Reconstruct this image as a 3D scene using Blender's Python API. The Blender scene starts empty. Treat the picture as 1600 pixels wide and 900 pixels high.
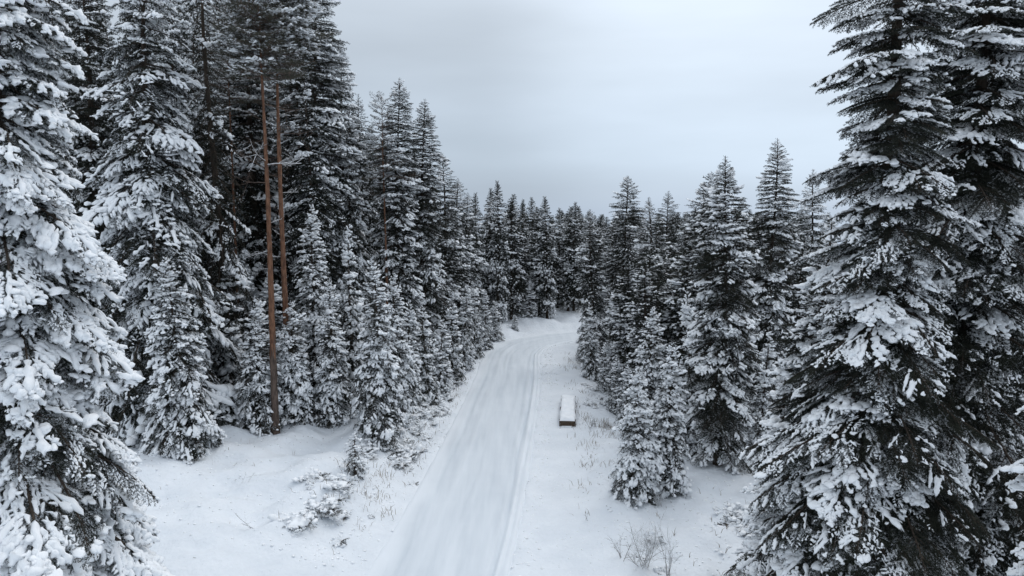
import bpy, math, random
import numpy as np
from mathutils import Matrix, Vector, Euler

C = bpy.context.scene.collection
SC = bpy.context.scene
rnd = random.Random(7)
R = math.radians

# ------------------------------------------------------------------ camera
cd = bpy.data.cameras.new('camera')
cam = bpy.data.objects.new('camera', cd); C.objects.link(cam)
cd.sensor_width = 36; cd.lens = 36 * 1081 / 1600
cd.clip_start = 0.5; cd.clip_end = 3000
cam.location = (0, 0, 17)
cam.rotation_euler = (R(90 - 6.33), 0, 0)
SC.camera = cam
SC.render.resolution_x = 1024; SC.render.resolution_y = 576

# ------------------------------------------------------------------ sky and light
SC.view_settings.view_transform = 'Standard'
SC.view_settings.look = 'None'
SC.view_settings.exposure = 0.22
SC.view_settings.gamma = 1
SUN_EL, SUN_AZ = R(48), R(40)           # sun behind the cloud, ahead and to the right
world = bpy.data.worlds.new('World'); SC.world = world
world.use_nodes = True
nt = world.node_tree; N = nt.nodes; Lk = nt.links
N.clear()
out = N.new('ShaderNodeOutputWorld')
sky = N.new('ShaderNodeTexSky'); sky.sky_type = 'NISHITA'; sky.sun_disc = False
sky.sun_elevation = SUN_EL; sky.sun_rotation = SUN_AZ
bgs = N.new('ShaderNodeBackground'); bgs.inputs[1].default_value = 0.08
Lk.new(sky.outputs[0], bgs.inputs[0])
# the overcast layer: grey cloud, blue-grey towards the horizon, soft broad brightness changes
tc = N.new('ShaderNodeTexCoord')
sep = N.new('ShaderNodeSeparateXYZ'); Lk.new(tc.outputs['Generated'], sep.inputs[0])
ramp = N.new('ShaderNodeValToRGB')
cr = ramp.color_ramp
cr.elements[0].position = 0.0; cr.elements[0].color = (0.36, 0.435, 0.535, 1)
cr.elements[1].position = 0.9; cr.elements[1].color = (1.06, 1.13, 1.22, 1)
e = cr.elements.new(0.08); e.color = (0.425, 0.50, 0.59, 1)
e = cr.elements.new(0.22); e.color = (0.49, 0.555, 0.63, 1)
e = cr.elements.new(0.42); e.color = (0.575, 0.635, 0.705, 1)
Lk.new(sep.outputs[2], ramp.inputs[0])
mp = N.new('ShaderNodeMapping'); mp.inputs['Scale'].default_value = (1.3, 1.3, 6.5)
Lk.new(tc.outputs['Generated'], mp.inputs[0])
nz = N.new('ShaderNodeTexNoise'); nz.inputs['Scale'].default_value = 1.5
nz.inputs['Detail'].default_value = 5; nz.inputs['Roughness'].default_value = 0.45
Lk.new(mp.outputs[0], nz.inputs[0])
mr = N.new('ShaderNodeMapRange'); mr.inputs[1].default_value = 0.3; mr.inputs[2].default_value = 0.7
mr.inputs[3].default_value = 0.90; mr.inputs[4].default_value = 1.11
Lk.new(nz.outputs[0], mr.inputs[0])
# thinner cloud where the hidden sun brightens the layer
dot = N.new('ShaderNodeVectorMath'); dot.operation = 'DOT_PRODUCT'
sd = Vector((math.sin(R(20)) * math.cos(R(11)), math.cos(R(20)) * math.cos(R(11)), math.sin(R(11))))
dot.inputs[1].default_value = sd
Lk.new(tc.outputs['Generated'], dot.inputs[0])
m2 = N.new('ShaderNodeMapRange'); m2.interpolation_type = 'SMOOTHERSTEP'
m2.inputs[1].default_value = 0.91; m2.inputs[2].default_value = 1.0
m2.inputs[3].default_value = 1.0; m2.inputs[4].default_value = 1.36
Lk.new(dot.outputs['Value'], m2.inputs[0])
mul = N.new('ShaderNodeMath'); mul.operation = 'MULTIPLY'
Lk.new(mr.outputs[0], mul.inputs[0]); Lk.new(m2.outputs[0], mul.inputs[1])
bgc = N.new('ShaderNodeBackground'); Lk.new(ramp.outputs[0], bgc.inputs[0]); Lk.new(mul.outputs[0], bgc.inputs[1])
mx = N.new('ShaderNodeMixShader'); mx.inputs[0].default_value = 0.93
Lk.new(bgs.outputs[0], mx.inputs[1]); Lk.new(bgc.outputs[0], mx.inputs[2])
Lk.new(mx.outputs[0], out.inputs[0])

sl = bpy.data.lights.new('sun', 'SUN'); sl.energy = 0.7; sl.angle = R(25); sl.color = (1, 0.97, 0.93)
so = bpy.data.objects.new('sun', sl); C.objects.link(so)
dv = Vector((math.sin(SUN_AZ) * math.cos(SUN_EL), math.cos(SUN_AZ) * math.cos(SUN_EL), math.sin(SUN_EL)))
so.rotation_euler = dv.to_track_quat('Z', 'Y').to_euler()
so.location = (20, 20, 60)

# ------------------------------------------------------------------ materials
def mat(name, col, rough=0.9, col2=None, scale=4.0, bump=0.0, bscale=30.0, stretch=(1, 1, 1), spec=0.3, rand=0.0, detail=4):
    m = bpy.data.materials.new(name); m.use_nodes = True
    t = m.node_tree; n = t.nodes; l = t.links
    b = n['Principled BSDF']; b.inputs['Roughness'].default_value = rough
    b.inputs['Specular IOR Level'].default_value = spec
    tcn = n.new('ShaderNodeTexCoord'); mpn = n.new('ShaderNodeMapping'); mpn.inputs['Scale'].default_value = stretch
    l.new(tcn.outputs['Object'], mpn.inputs[0])
    if col2:
        z = n.new('ShaderNodeTexNoise'); z.inputs['Scale'].default_value = scale; z.inputs['Detail'].default_value = detail
        l.new(mpn.outputs[0], z.inputs[0])
        r = n.new('ShaderNodeValToRGB'); r.color_ramp.elements[0].position = 0.35; r.color_ramp.elements[1].position = 0.65
        r.color_ramp.elements[0].color = (*col, 1); r.color_ramp.elements[1].color = (*col2, 1)
        l.new(z.outputs[0], r.inputs[0]); src = r.outputs[0]
        if rand:
            oi = n.new('ShaderNodeObjectInfo'); hs = n.new('ShaderNodeHueSaturation')
            q = n.new('ShaderNodeMapRange'); q.inputs[3].default_value = 1 - rand; q.inputs[4].default_value = 1 + rand
            l.new(oi.outputs['Random'], q.inputs[0]); l.new(q.outputs[0], hs.inputs['Value']); l.new(src, hs.inputs['Color'])
            src = hs.outputs[0]
        l.new(src, b.inputs['Base Color'])
    else:
        b.inputs['Base Color'].default_value = (*col, 1)
    if bump:
        z2 = n.new('ShaderNodeTexNoise'); z2.inputs['Scale'].default_value = bscale; z2.inputs['Detail'].default_value = 6
        l.new(mpn.outputs[0], z2.inputs[0])
        bp = n.new('ShaderNodeBump'); bp.inputs['Strength'].default_value = 1.0; bp.inputs['Distance'].default_value = bump
        l.new(z2.outputs[0], bp.inputs['Height']); l.new(bp.outputs[0], b.inputs['Normal'])
    return m

M_NEEDLE = mat('fir_needles', (0.011, 0.015, 0.012), 0.8, (0.027, 0.031, 0.021), 1.5, rand=0.25)
M_SNOW = mat('clinging_snow', (0.84, 0.87, 0.90), 0.85, (0.89, 0.905, 0.925), 3.0, bump=0.02, bscale=14)
M_FROST = mat('frosted_needles', (0.34, 0.37, 0.40), 0.9, (0.66, 0.69, 0.72), 5.0)
M_WOOD = mat('dark_bark', (0.032, 0.024, 0.019), 0.95, (0.085, 0.065, 0.050), 9, bump=0.03, bscale=20, stretch=(1, 1, 0.25))
M_PINE = mat('red_pine_bark', (0.095, 0.048, 0.031), 0.95, (0.22, 0.115, 0.070), 7, bump=0.04, bscale=14, stretch=(1, 1, 0.3))
M_PINELOW = mat('grey_pine_bark', (0.06, 0.045, 0.038), 0.95, (0.15, 0.11, 0.09), 7, bump=0.04, bscale=14, stretch=(1, 1, 0.3))
M_PNEEDLE = mat('pine_needles', (0.05, 0.055, 0.04), 0.8, (0.085, 0.08, 0.06), 2, rand=0.2)
M_GROUND = mat('ground_snow', (0.70, 0.74, 0.785), 0.85, (0.765, 0.80, 0.84), 0.5, bump=0.09, bscale=3.0, detail=10)
M_ROAD = mat('packed_snow', (0.54, 0.59, 0.64), 0.7, (0.66, 0.705, 0.75), 0.7, bump=0.012, bscale=5, stretch=(2.0, 0.16, 1), detail=8)
M_GRASS = mat('dry_stems', (0.12, 0.09, 0.06), 0.9, (0.25, 0.19, 0.13), 3)
M_TWIG = mat('bare_twigs', (0.07, 0.055, 0.05), 0.9, (0.13, 0.10, 0.085), 5)
M_PLANK = mat('old_wood', (0.05, 0.035, 0.025), 0.9, (0.12, 0.085, 0.06), 8, bump=0.02, bscale=20, stretch=(1, 6, 6))

# ------------------------------------------------------------------ mesh helpers
def make_mesh(name, V, F, mats, mi=None, smooth=True):
    """V (n,3), F (m,3) triangles"""
    me = bpy.data.meshes.new(name)
    V = np.ascontiguousarray(V, dtype=np.float32); F = np.ascontiguousarray(F, dtype=np.int32)
    k = F.shape[1]
    me.vertices.add(len(V)); me.vertices.foreach_set('co', V.ravel())
    me.loops.add(F.size); me.loops.foreach_set('vertex_index', F.ravel())
    me.polygons.add(len(F))
    me.polygons.foreach_set('loop_start', np.arange(0, F.size, k, dtype=np.int32))
    me.polygons.foreach_set('loop_total', np.full(len(F), k, dtype=np.int32))
    for m in mats: me.materials.append(m)
    if mi is not None: me.polygons.foreach_set('material_index', np.ascontiguousarray(mi, dtype=np.int32))
    me.polygons.foreach_set('use_smooth', np.full(len(F), bool(smooth)))
    me.update(calc_edges=True)
    me.validate()
    return me

def ob(name, me, parent=None, mx=None):
    o = bpy.data.objects.new(name, me); C.objects.link(o)
    if name == 'snow_load': o['kind'] = 'stuff'     # lumps nobody could count
    if parent: o.parent = parent
    if mx is not None: o.matrix_local = mx
    return o

def thing(name, loc, label, cat, group=None, rz=0.0, sc=None):
    o = bpy.data.objects.new(name, None); C.objects.link(o)
    o.location = loc; o.rotation_euler = (0, 0, rz)
    if sc: o.scale = sc
    o.empty_display_size = 0.5
    o['label'] = label; o['category'] = cat
    if group: o['group'] = group
    return o

def cat_parts(parts):
    """join (V,F,mi) triples"""
    Vs, Fs, Ms, n = [], [], [], 0
    for V, F, M_ in parts:
        if len(V) == 0: continue
        Vs.append(V); Fs.append(F + n); Ms.append(np.full(len(F), M_) if np.isscalar(M_) else M_); n += len(V)
    if not Vs: return np.zeros((0, 3)), np.zeros((0, 3), int), np.zeros(0, int)
    return np.concatenate(Vs), np.concatenate(Fs), np.concatenate(Ms)

def tube(P, rad, seg=6, closed=True):
    """tube along polyline P (n,3) with radii"""
    P = np.asarray(P, float); n = len(P); rad = np.asarray(rad, float)
    T = np.gradient(P, axis=0); T /= np.linalg.norm(T, axis=1)[:, None] + 1e-9
    ref = np.array([0, 0, 1.0]) if abs(T[0, 2]) < 0.8 else np.array([1.0, 0, 0])
    A = np.cross(T, ref); A /= np.linalg.norm(A, axis=1)[:, None] + 1e-9
    B = np.cross(T, A)
    th = np.arange(seg) * 2 * math.pi / seg
    V = P[:, None] + rad[:, None, None] * (A[:, None] * np.cos(th)[None, :, None] + B[:, None] * np.sin(th)[None, :, None])
    V = V.reshape(-1, 3)
    i = np.arange(n - 1)[:, None] * seg; j = np.arange(seg)[None]; k = (j + 1) % seg
    a, b, c, d = i + j, i + k, i + seg + k, i + seg + j
    F = np.concatenate([np.stack([a, b, c], -1).reshape(-1, 3), np.stack([a, c, d], -1).reshape(-1, 3)])
    return V, F

def poly_at(P, t):
    """P (m,4,3) control polylines, t (m,) in 0..1(+) -> point, tangent"""
    u = np.clip(t, 0, 0.9999) * 3; i = u.astype(int); f = (t * 3 - i)[:, None]
    idx = np.arange(len(P))
    a = P[idx, i]; b = P[idx, i + 1]
    return a + (b - a) * f, b - a

def unit(v): return v / (np.linalg.norm(v, axis=-1, keepdims=True) + 1e-9)

# ------------------------------------------------------------------ branches
def twig_set(g, L, step, ter_step, droop, fan=0.42, ang0=58, ang1=32, lift=0.0):
    """polylines of one spray: main axis, side twigs, sub-twigs -> (T,4,3), level"""
    def main(s):
        t = s / L
        return np.array([s * (1 - 0.10 * t * t), 0.05 * L * math.sin(2.2 * t + wob), lift * L * t - droop * L * t ** 1.9])
    wob = g.uniform(-1, 1)
    tw, lv = [], []
    for k in range(3):
        s = np.linspace(k / 3, (k + 1) / 3, 4) * L
        tw.append([main(q) for q in s]); lv.append(0)
    s = 0.12 * L + g.uniform(0, step)
    side = 1
    while s < L * 0.99:
        for side in (-1, 1):
            if g.random() < 0.1: continue
            ss = s + g.uniform(-.3, .3) * step
            if ss >= L or ss <= 0.02: continue
            p0 = main(ss); tan = unit(main(min(ss + .02 * L, L)) - main(max(ss - .02 * L, 0)))
            a = R(ang0 + (ang1 - ang0) * ss / L + g.uniform(-9, 9)) * side
            ln = min(fan * (L - ss) + 0.10 * L ** .5, fan * L * 0.8) * g.uniform(.7, 1.15)
            ln = max(ln, .10)
            perp = unit(np.cross([0, 0, 1], tan))
            d = tan * math.cos(a) + perp * math.sin(a)
            dz = -(.12 + droop * .9) * ln
            pts = [p0 + d * ln * q + np.array([0, 0, dz * q ** 1.8 + g.uniform(-.01, .01)]) + perp * (-side) * .06 * ln * q * q * -1 for q in (0, .36, .7, 1.0)]
            tw.append(pts); lv.append(1)
            if ln > ter_step * 2:
                q = ter_step * g.uniform(.6, 1.2)
                while q < ln * .92:
                    for sd in (-1, 1):
                        u = q / ln
                        i = min(int(u * 3), 2); f = u * 3 - i
                        b0 = np.array(pts[i]) * (1 - f) + np.array(pts[i + 1]) * f
                        aa = sd * R(g.uniform(35, 58))
                        d2 = d * math.cos(aa) + unit(np.cross([0, 0, 1], d)) * math.sin(aa)
                        l2 = min(.42 * (ln - q) + .06, .42) * g.uniform(.7, 1.2)
                        tw.append([b0 + d2 * l2 * v + np.array([0, 0, dz / ln * l2 * v * v * 1.2]) for v in (0, .33, .66, 1.0)]); lv.append(2)
                    q += ter_step
        s += step
    return np.array(tw), np.array(lv)

def needles(g, P, step, nl, nw, frost, hang=0.0, spread=0.8, tuft=False):
    fz = .5 + .5 * np.sin(P[:, 3, 0] * 3.1 + 1.2 * np.sin(P[:, 3, 1] * 4.0) + g.uniform(0, 6))
    fr_t = fz * .6 + g.random(len(P)) * .4 < frost
    ln = np.linalg.norm(P[:, 1:] - P[:, :-1], axis=2).sum(1)
    cnt = np.maximum(2, (ln / step)).astype(int)
    idx = np.repeat(np.arange(len(P)), cnt)
    t = g.random(len(idx))
    if tuft: t = 1 - t ** 2 * .35
    t = np.where(g.random(len(idx)) < .1, 1.0, t)
    p, tan = poly_at(P[idx], t); tan = unit(tan)
    up = np.array([0, 0, 1.0]); sd = unit(np.cross(tan, up)); u2 = np.cross(sd, tan)
    th = g.uniform(0, 2 * math.pi, len(idx))
    rad = sd * np.cos(th)[:, None] + u2 * (np.sin(th) * .65)[:, None]
    d = unit(tan * g.uniform(.35, .8, len(idx))[:, None] + rad * spread)
    d[:, 2] -= hang * g.random(len(idx)); d = unit(d)
    l = nl * g.uniform(.7, 1.25, len(idx))[:, None]
    w = unit(np.cross(d, g.normal(size=d.shape))) * nw
    V = np.stack([p - w, p + w, p + d * l], 1).reshape(-1, 3)
    F = np.arange(len(V)).reshape(-1, 3)
    m = np.where(fr_t[idx] & (np.sin(th) > -.05) & (g.random(len(idx)) < .8), 1, 0)
    return V, F, m

def crumble(V):
    a = np.sin(V[:, [1, 2, 0]] * 31 + 2 * np.sin(V[:, [2, 0, 1]] * 17)); b = np.sin(V[:, [2, 0, 1]] * 63 + V[:, [0, 1, 2]] * 21)
    return a + .6 * b

def snow_fingers(g, P, w, seg=6, rings=6, t0=.12, sag=.0):
    """lumpy pads of snow lying along the given twigs"""
    n = len(P)
    if n == 0: return np.zeros((0, 3)), np.zeros((0, 3), int), 0
    u = np.linspace(0, 1, rings)
    tt = t0 + (1.04 - t0) * u
    pt = np.zeros((n, rings, 3)); tn = np.zeros((n, rings, 3))
    for k in range(rings):
        a, b = poly_at(P, np.full(n, tt[k])); pt[:, k] = a; tn[:, k] = unit(b)
    ln = np.linalg.norm(P[:, 3] - P[:, 0], axis=1)
    wid = w * (0.55 + 0.6 * np.minimum(ln / .6, 1.3))[:, None] * g.uniform(.65, 1.25, n)[:, None]
    lob = .38 + .78 * np.abs(np.sin(math.pi * u[None] * g.uniform(1.2, 2.2 if rings < 8 else 4.2, (n, 1)) + g.uniform(0, 3.1, (n, 1))))
    prof = np.sqrt(np.clip(1 - np.abs(u * 2 - 1) ** 3.0, 0, 1))[None] * (0.7 + .45 * u[None]) * lob * g.uniform(.75, 1.25, (n, rings))
    r = wid * prof
    sd = unit(np.cross(tn, [0, 0, 1.0])); up = np.cross(sd, tn)
    th = np.arange(seg) * 2 * math.pi / seg + .3
    cs, sn = np.cos(th), np.sin(th)
    jit = g.uniform(.74, 1.26, (n, rings, seg))
    vz = np.where(sn > 0, sn * .95, sn * .35)
    V = pt[:, :, None] + (sd[:, :, None] * cs[None, None, :, None] + up[:, :, None] * vz[None, None, :, None]) * (r[:, :, None] * jit)[..., None]
    V[..., 2] += (r * .30)[:, :, None] + .012
    V = V.reshape(-1, 3)
    if seg > 6: V = V + crumble(V) * .016
    base = (np.arange(n) * rings * seg)[:, None, None]
    i = np.arange(rings - 1)[None, :, None] * seg; j = np.arange(seg)[None, None]; k = (j + 1) % seg
    a, b, c, d = base + i + j, base + i + k, base + i + seg + k, base + i + seg + j
    F = np.concatenate([np.stack([a, b, c], -1).reshape(-1, 3), np.stack([a, c, d], -1).reshape(-1, 3)])
    return V, F, 0

def ico(sub=1):
    import bmesh
    bm = bmesh.new(); bmesh.ops.create_icosphere(bm, subdivisions=sub, radius=1)
    V = np.array([v.co[:] for v in bm.verts]); F = np.array([[v.index for v in f.verts] for f in bm.faces]); bm.free()
    return V, F
ICO1, ICO2, ICO3 = ico(1), ico(2), ico(3)

def snow_pads(g, cen, rad, tpl, flat=.6):
    V0, F0 = tpl; n = len(cen)
    if n == 0: return np.zeros((0, 3)), np.zeros((0, 3), int), 0
    ph = g.uniform(0, 6.28, (n, 1, 3)); fr = g.uniform(1.6, 3.2, (n, 1, 3))
    bump = 1 + .22 * np.sin(V0[None] * fr * 1.4 + ph).sum(2) / 1.5
    sc = np.stack([g.uniform(.8, 1.35, n), g.uniform(.75, 1.15, n), np.full(n, flat) * g.uniform(.8, 1.2, n)], 1)[:, None]
    V = V0[None] * sc * bump[..., None] * np.asarray(rad).reshape(-1, 1, 1)
    V[..., 2] = np.where(V[..., 2] < 0, V[..., 2] * .35, V[..., 2])
    V = (V + np.asarray(cen)[:, None]).reshape(-1, 3)
    if len(V0) > 20: V = V + crumble(V) * .010
    F = (F0[None] + (np.arange(n) * len(V0))[:, None, None]).reshape(-1, 3)
    return V, F, 0

class Br: pass
def make_branch(seed, L, lod, frost=.35, droop=.16, fan=.42, style='fir', hang=0.0):
    """returns needle+wood arrays and two snow loads (light, heavy)"""
    g = np.random.default_rng(seed)
    b = Br(); b.L = L
    if lod == 'F': frost *= .55
    if lod == 'H': step, ts, ns, nl, nw, fs, fr = .20, .125, .010, .058, .0075, 8, 10
    elif lod == 'M': step, ts, ns, nl, nw, fs, fr = .22, .19, .036, .095, .016, 5, 6
    elif lod == 'J': step, ts, ns, nl, nw, fs, fr = .26, .27, .062, .125, .024, 4, 4
    else: step, ts, ns, nl, nw, fs, fr = .34, .50, .10, .22, .045, 4, 4
    if style == 'pine':
        P, lv = twig_set(g, L, step * 1.25, ts * 1.7, -.10, .5, 50, 25, lift=-.05)
        P = P + g.normal(size=P.shape) * .012 * L
    else:
        P, lv = twig_set(g, L, step, ts, droop, fan)
    parts = []
    # wood
    s = np.concatenate([P[0], P[1][1:], P[2][1:]])
    v, f = tube(s, np.linspace(.013 * L + .006, .004, len(s)), 4 if lod != 'H' else 5); parts.append((v, f, 2))
    if lod in 'HM':
        for k in np.where(lv == 1)[0]:
            v, f = tube(P[k], [.007 + .002 * L, .006, .004, .002], 3); parts.append((v, f, 2))
    if style == 'pine':
        for k in np.where(lv == 2)[0]:
            v, f = tube(P[k][[0, 3]], [.006, .003], 3); parts.append((v, f, 2))
        parts.append(needles(g, P[lv == 2], ns * .9, nl * 1.5, nw * .8, frost, 0, 1.0, tuft=True))
        parts.append(needles(g, P[lv == 1], ns * 1.5, nl * 1.5, nw * .8, frost, 0, 1.0, tuft=True))
    else:
        parts.append(needles(g, P, ns, nl, nw, frost, hang))
    b.fol = cat_parts(parts)
    one = P[lv == 1]; two = P[lv == 2]; zero = P[lv == 0]
    def pick(A, p):
        # clustered picking: neighbouring twigs keep or lose their snow together
        if len(A) == 0: return A
        x = A[:, 3, 0] * 2.3 + g.uniform(0, 9); y = A[:, 3, 1] * 2.9
        q = .5 + .5 * np.sin(x + 1.3 * np.sin(y)) * np.cos(y * .8 + x * .4)
        return A[(q * .65 + g.random(len(A)) * .35) < p]
    W = {'H': .060, 'M': .075, 'J': .085, 'F': .12}[lod]
    T2 = ICO2 if lod == 'H' else ICO1
    big = one[np.linalg.norm(one[:, 3] - one[:, 0], axis=1) > (.16 if L < 1.3 else .25)]
    def clumps(A, m, r0, r1, lo=1):
        # a drift is two or three overlapping lumps near the end of a side twig
        if len(A) == 0 or m < 1: return np.zeros((0, 3)), np.zeros((0, 3), int), 0
        sel = A[g.choice(len(A), m)]; c, r = [], []
        for q in sel:
            base = q[g.integers(lo, 4)]; rr = g.uniform(r0, r1)
            for _ in range(g.integers(2, 5)):
                c.append(base + g.normal(size=3) * [rr * .62, rr * .62, rr * .10] + [0, 0, rr * .15]); r.append(rr * g.uniform(.4, 1.0))
        return snow_pads(g, np.array(c), np.array(r), T2, .62)
    f = 1.0 if lod != 'F' else 1.4
    b.light = cat_parts([snow_fingers(g, pick(one, .34), W * .9, fs, fr, .35), snow_fingers(g, pick(two, .40), W * .7, fs, max(4, fr - 4), .2),
                         clumps(big, int(len(big) * .26), .05 * f, .13 * f)])
    b.heavy = cat_parts([snow_fingers(g, pick(one, .50 if lod != 'H' else .56), W * 1.2, fs, fr, .25), snow_fingers(g, pick(two, .30 if lod != 'H' else .44), W * .9, fs, max(4, fr - 4), .1),
          snow_fingers(g, zero[2:], W * 1.5, fs, fr, 0), clumps(big, max(2, int(len(big) * .55)), .06 * f, .21 * f)])
    return b

LEN = {'J': [.5, 1.0, 1.7, 2.6, 3.6], 'H': [.7, 1.4, 2.3, 3.4, 4.6], 'M': [.5, 1.0, 1.7, 2.6, 3.6], 'F': [.5, 1.1, 2.0, 3.0]}
BR = {}
def branch(lod, L, style, g):
    ls = LEN[lod]; i = int(np.argmin([abs(math.log(L / q)) for q in ls]))
    nv = 3 if lod in 'HM' else 2
    v = int(g.integers(0, nv)); key = (lod, i, v, style)
    if key not in BR:
        fr = {'heavy': .30, 'dark': .15, 'droop': .08, 'pine': .34}[style]
        dr = {'heavy': .26, 'dark': .15, 'droop': .30, 'pine': .1}[style]
        hg = {'heavy': .15, 'dark': .1, 'droop': 1.6, 'pine': 0}[style]
        fan = {'heavy': .46, 'dark': .52, 'droop': .26, 'pine': .5}[style]
        BR[key] = make_branch(hash_key(key), ls[i], lod, fr, dr, fan, 'pine' if style == 'pine' else 'fir', hg)
    return BR[key]
def hash_key(k): return sum(ord(c) * (i + 7) for i, c in enumerate(str(k)))

def branch_mesh(b, which, style):
    key = 'me_' + which
    if not hasattr(b, key):
        V, F, m = getattr(b, which)
        if len(V) == 0: setattr(b, key, None)
        elif which == 'fol':
            setattr(b, key, make_mesh('branch', V, F, [M_PNEEDLE if style == 'pine' else M_NEEDLE, M_FROST, M_PINELOW if style == 'pine' else M_WOOD], m, False))
        else:
            setattr(b, key, make_mesh('snow_load', V, F, [M_SNOW], None, True))
    return getattr(b, key)

# ------------------------------------------------------------------ trees
def trunk_mesh(H, r, seed, mats, split=None, lean=0.0, seg=10, base=-0.6, wob=.012):
    g = np.random.default_rng(seed); n = max(8, int(H * 1.1))
    z = np.linspace(base, H, n); u = np.clip(z / H, 0, 1)
    px = lean * H * u ** 1.5 + wob * H * np.sin(u * 5 + g.uniform(0, 6)) * u
    py = .012 * H * np.sin(u * 4 + g.uniform(0, 6)) * u
    rad = r * ((1 - u) ** .8 * .96 + .02) * (1 + .45 * np.exp(-np.clip(z, 0, 99) / .5)) * g.uniform(.94, 1.06, n)
    V, F = tube(np.stack([px, py, z], 1), rad, seg)
    V += g.normal(size=V.shape) * r * .045
    mi = None
    if split is not None:
        zc = V[F].mean(1)[:, 2]; mi = (zc < split + g.uniform(-1.0, 1.0, len(F))).astype(int)
    me = make_mesh('trunk', V, F, mats, mi, True)
    return me, (lambda zz: np.array([np.interp(zz, z, px), np.interp(zz, z, py), zz]))

def placements(g, H, Rm, z0, zvis0, n_target, lod, style, prof=.85, top_up=.45, low=-.45, irregular=.22, den=.92, whorl=0, dense=None):
    """list of (matrix, branch proto, u) spiralling up the stem"""
    res = []
    zs = []
    # vertical positions: denser where the crown is narrow and high
    m = int(n_target)
    q = (np.arange(m) + .5) / m
    zz = zvis0 + (H - zvis0) * (q ** den) * .995
    if dense: zz = np.interp(q, [0, .93, 1], [zvis0, dense, H * .995])
    wh = g.uniform(0, 6.28); ph1, ph2, ph3 = g.uniform(0, 6.28, 3)
    for i, z in enumerate(zz):
        u = (z - z0) / (H - z0)
        ur = max(0.0, min(1.0, u))
        if whorl and ur < .82: z += (round(z / whorl) * whorl - z) * .6
        a = i * 2.399963 + g.uniform(-.35, .35)
        Rr = Rm * ((1 - ur) ** prof) * min(1.0, .72 + ur * 2.2) if (not isinstance(prof, list) and prof > 0) else np.interp(z, [p[0] for p in prof], [p[1] for p in prof]) if isinstance(prof, list) else Rm * math.tanh(-prof * (H - z) / Rm) * (1.0 - .12 * ur) * min(1.0, .75 + ur * 2.2)
        lump = 1 + irregular * (math.sin(z * .9 + 2 * a + ph1) * .6 + math.sin(z * 2.1 - a + ph2) * .5) + g.uniform(-.12, .14)
        Lb = max(.16 if lod in 'MJ' else .30, Rr * lump)
        el = low + (top_up - low) * ur ** 1.6 + .45 * max(0, ur - .85) / .15 + g.uniform(-.13, .13)
        b = branch(lod, Lb / max(.75, math.cos(el)), style, g)
        sc = (Lb / max(.75, math.cos(el))) / b.L
        res.append((z, a, el, sc, b, ur, g.uniform(-.25, .25)))
    return res

def bmatrix(z, a, el, sc, roll, ctr):
    c = ctr(z)
    return Matrix.Translation(Vector(c)) @ Matrix.Rotation(a, 4, 'Z') @ Matrix.Rotation(-el, 4, 'Y') @ Matrix.Rotation(roll, 4, 'X') @ Matrix.Scale(sc, 4)

def build_object_tree(root, H, Rm, z0, n, lod, style, p_snow, p_heavy, seed, trunk_r, prof=.85, low=-.45, top_up=.45, irregular=.22, den=.92, whorl=0, dense=None, inner=0, patch=1.0, zvis0=None, mats=None, split=None, lean=0):
    g = np.random.default_rng(seed)
    me, ctr = trunk_mesh(H, trunk_r, seed, mats or [M_WOOD], split, lean, wob=.003 if style == 'pine' else .012)
    ob('trunk', me, root)
    ph = g.uniform(0, 6.28, 4)
    for (z, a, el, sc, b, u, roll) in placements(g, H, Rm, z0, z0 if zvis0 is None else zvis0, n, lod, style, prof, top_up, low, irregular, den, whorl, dense):
        mxm = bmatrix(z, a, el, sc, roll, ctr)
        br = ob('branch', branch_mesh(b, 'fol', style), root, mxm)
        # snow lies in drifts over groups of neighbouring branches
        q = .5 + patch * (.28 * math.sin(z * .8 + a * 1.0 + ph[0]) + .22 * math.sin(z * 1.9 - 2 * a + ph[1]))
        if q + g.uniform(-.3, .3) * (1.5 - .5 * patch) < p_snow:
            w = 'heavy' if (.5 + .3 * math.sin(z * 1.3 + 2 * a + ph[2]) + g.uniform(-.35, .35)) < p_heavy else 'light'
            sm = branch_mesh(b, w, style)
            if sm: ob('snow_load', sm, br)
    for k in range(inner):          # short shaded branches close to the stem
        z = g.uniform(4, dense or H * .9); L_ = g.uniform(.9, 1.9); b = branch(lod, L_, 'droop' if k % 2 else 'dark', g)
        ob('inner_branch', branch_mesh(b, 'fol', 'dark'), root, bmatrix(z, g.uniform(0, 6.28), g.uniform(-.7, .1), L_ / b.L, g.uniform(-.5, .5), ctr))
    return ctr

def build_joined(H, Rm, z0, n, lod, style, p_snow, p_heavy, seed, prof=.85, low=-.45, top_up=.5, irregular=.2, trunk_r=.2, den=.92, whorl=.62):
    """arrays -> (trunk mesh, crown mesh, snow mesh)"""
    g = np.random.default_rng(seed)
    tme, ctr = trunk_mesh(H, trunk_r, seed, [M_WOOD], seg=7)
    ph = g.uniform(0, 6.28, 4); fo, sn = [], []
    for (z, a, el, sc, b, u, roll) in placements(g, H, Rm, z0, z0, n, lod, style, prof, top_up, low, irregular, den, whorl):
        mm = np.array(bmatrix(z, a, el, sc, roll, ctr))
        def tr(A): return (A[0] @ mm[:3, :3].T + mm[:3, 3], A[1], A[2])
        fo.append(tr(b.fol))
        q = .5 + .28 * math.sin(z * .8 + a + ph[0]) + .22 * math.sin(z * 1.9 - 2 * a + ph[1])
        if q + g.uniform(-.3, .3) < p_snow:
            w = b.heavy if (.5 + .3 * math.sin(z * 1.3 + 2 * a + ph[2]) + g.uniform(-.35, .35)) < p_heavy else b.light
            if len(w[0]): sn.append(tr(w))
    V, F, m = cat_parts(fo); cme = make_mesh('crown', V, F, [M_NEEDLE, M_FROST, M_WOOD], m, False)
    V, F, m = cat_parts(sn); sme = make_mesh('snow_load', V, F, [M_SNOW], None, True)
    return tme, cme, sme

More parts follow.
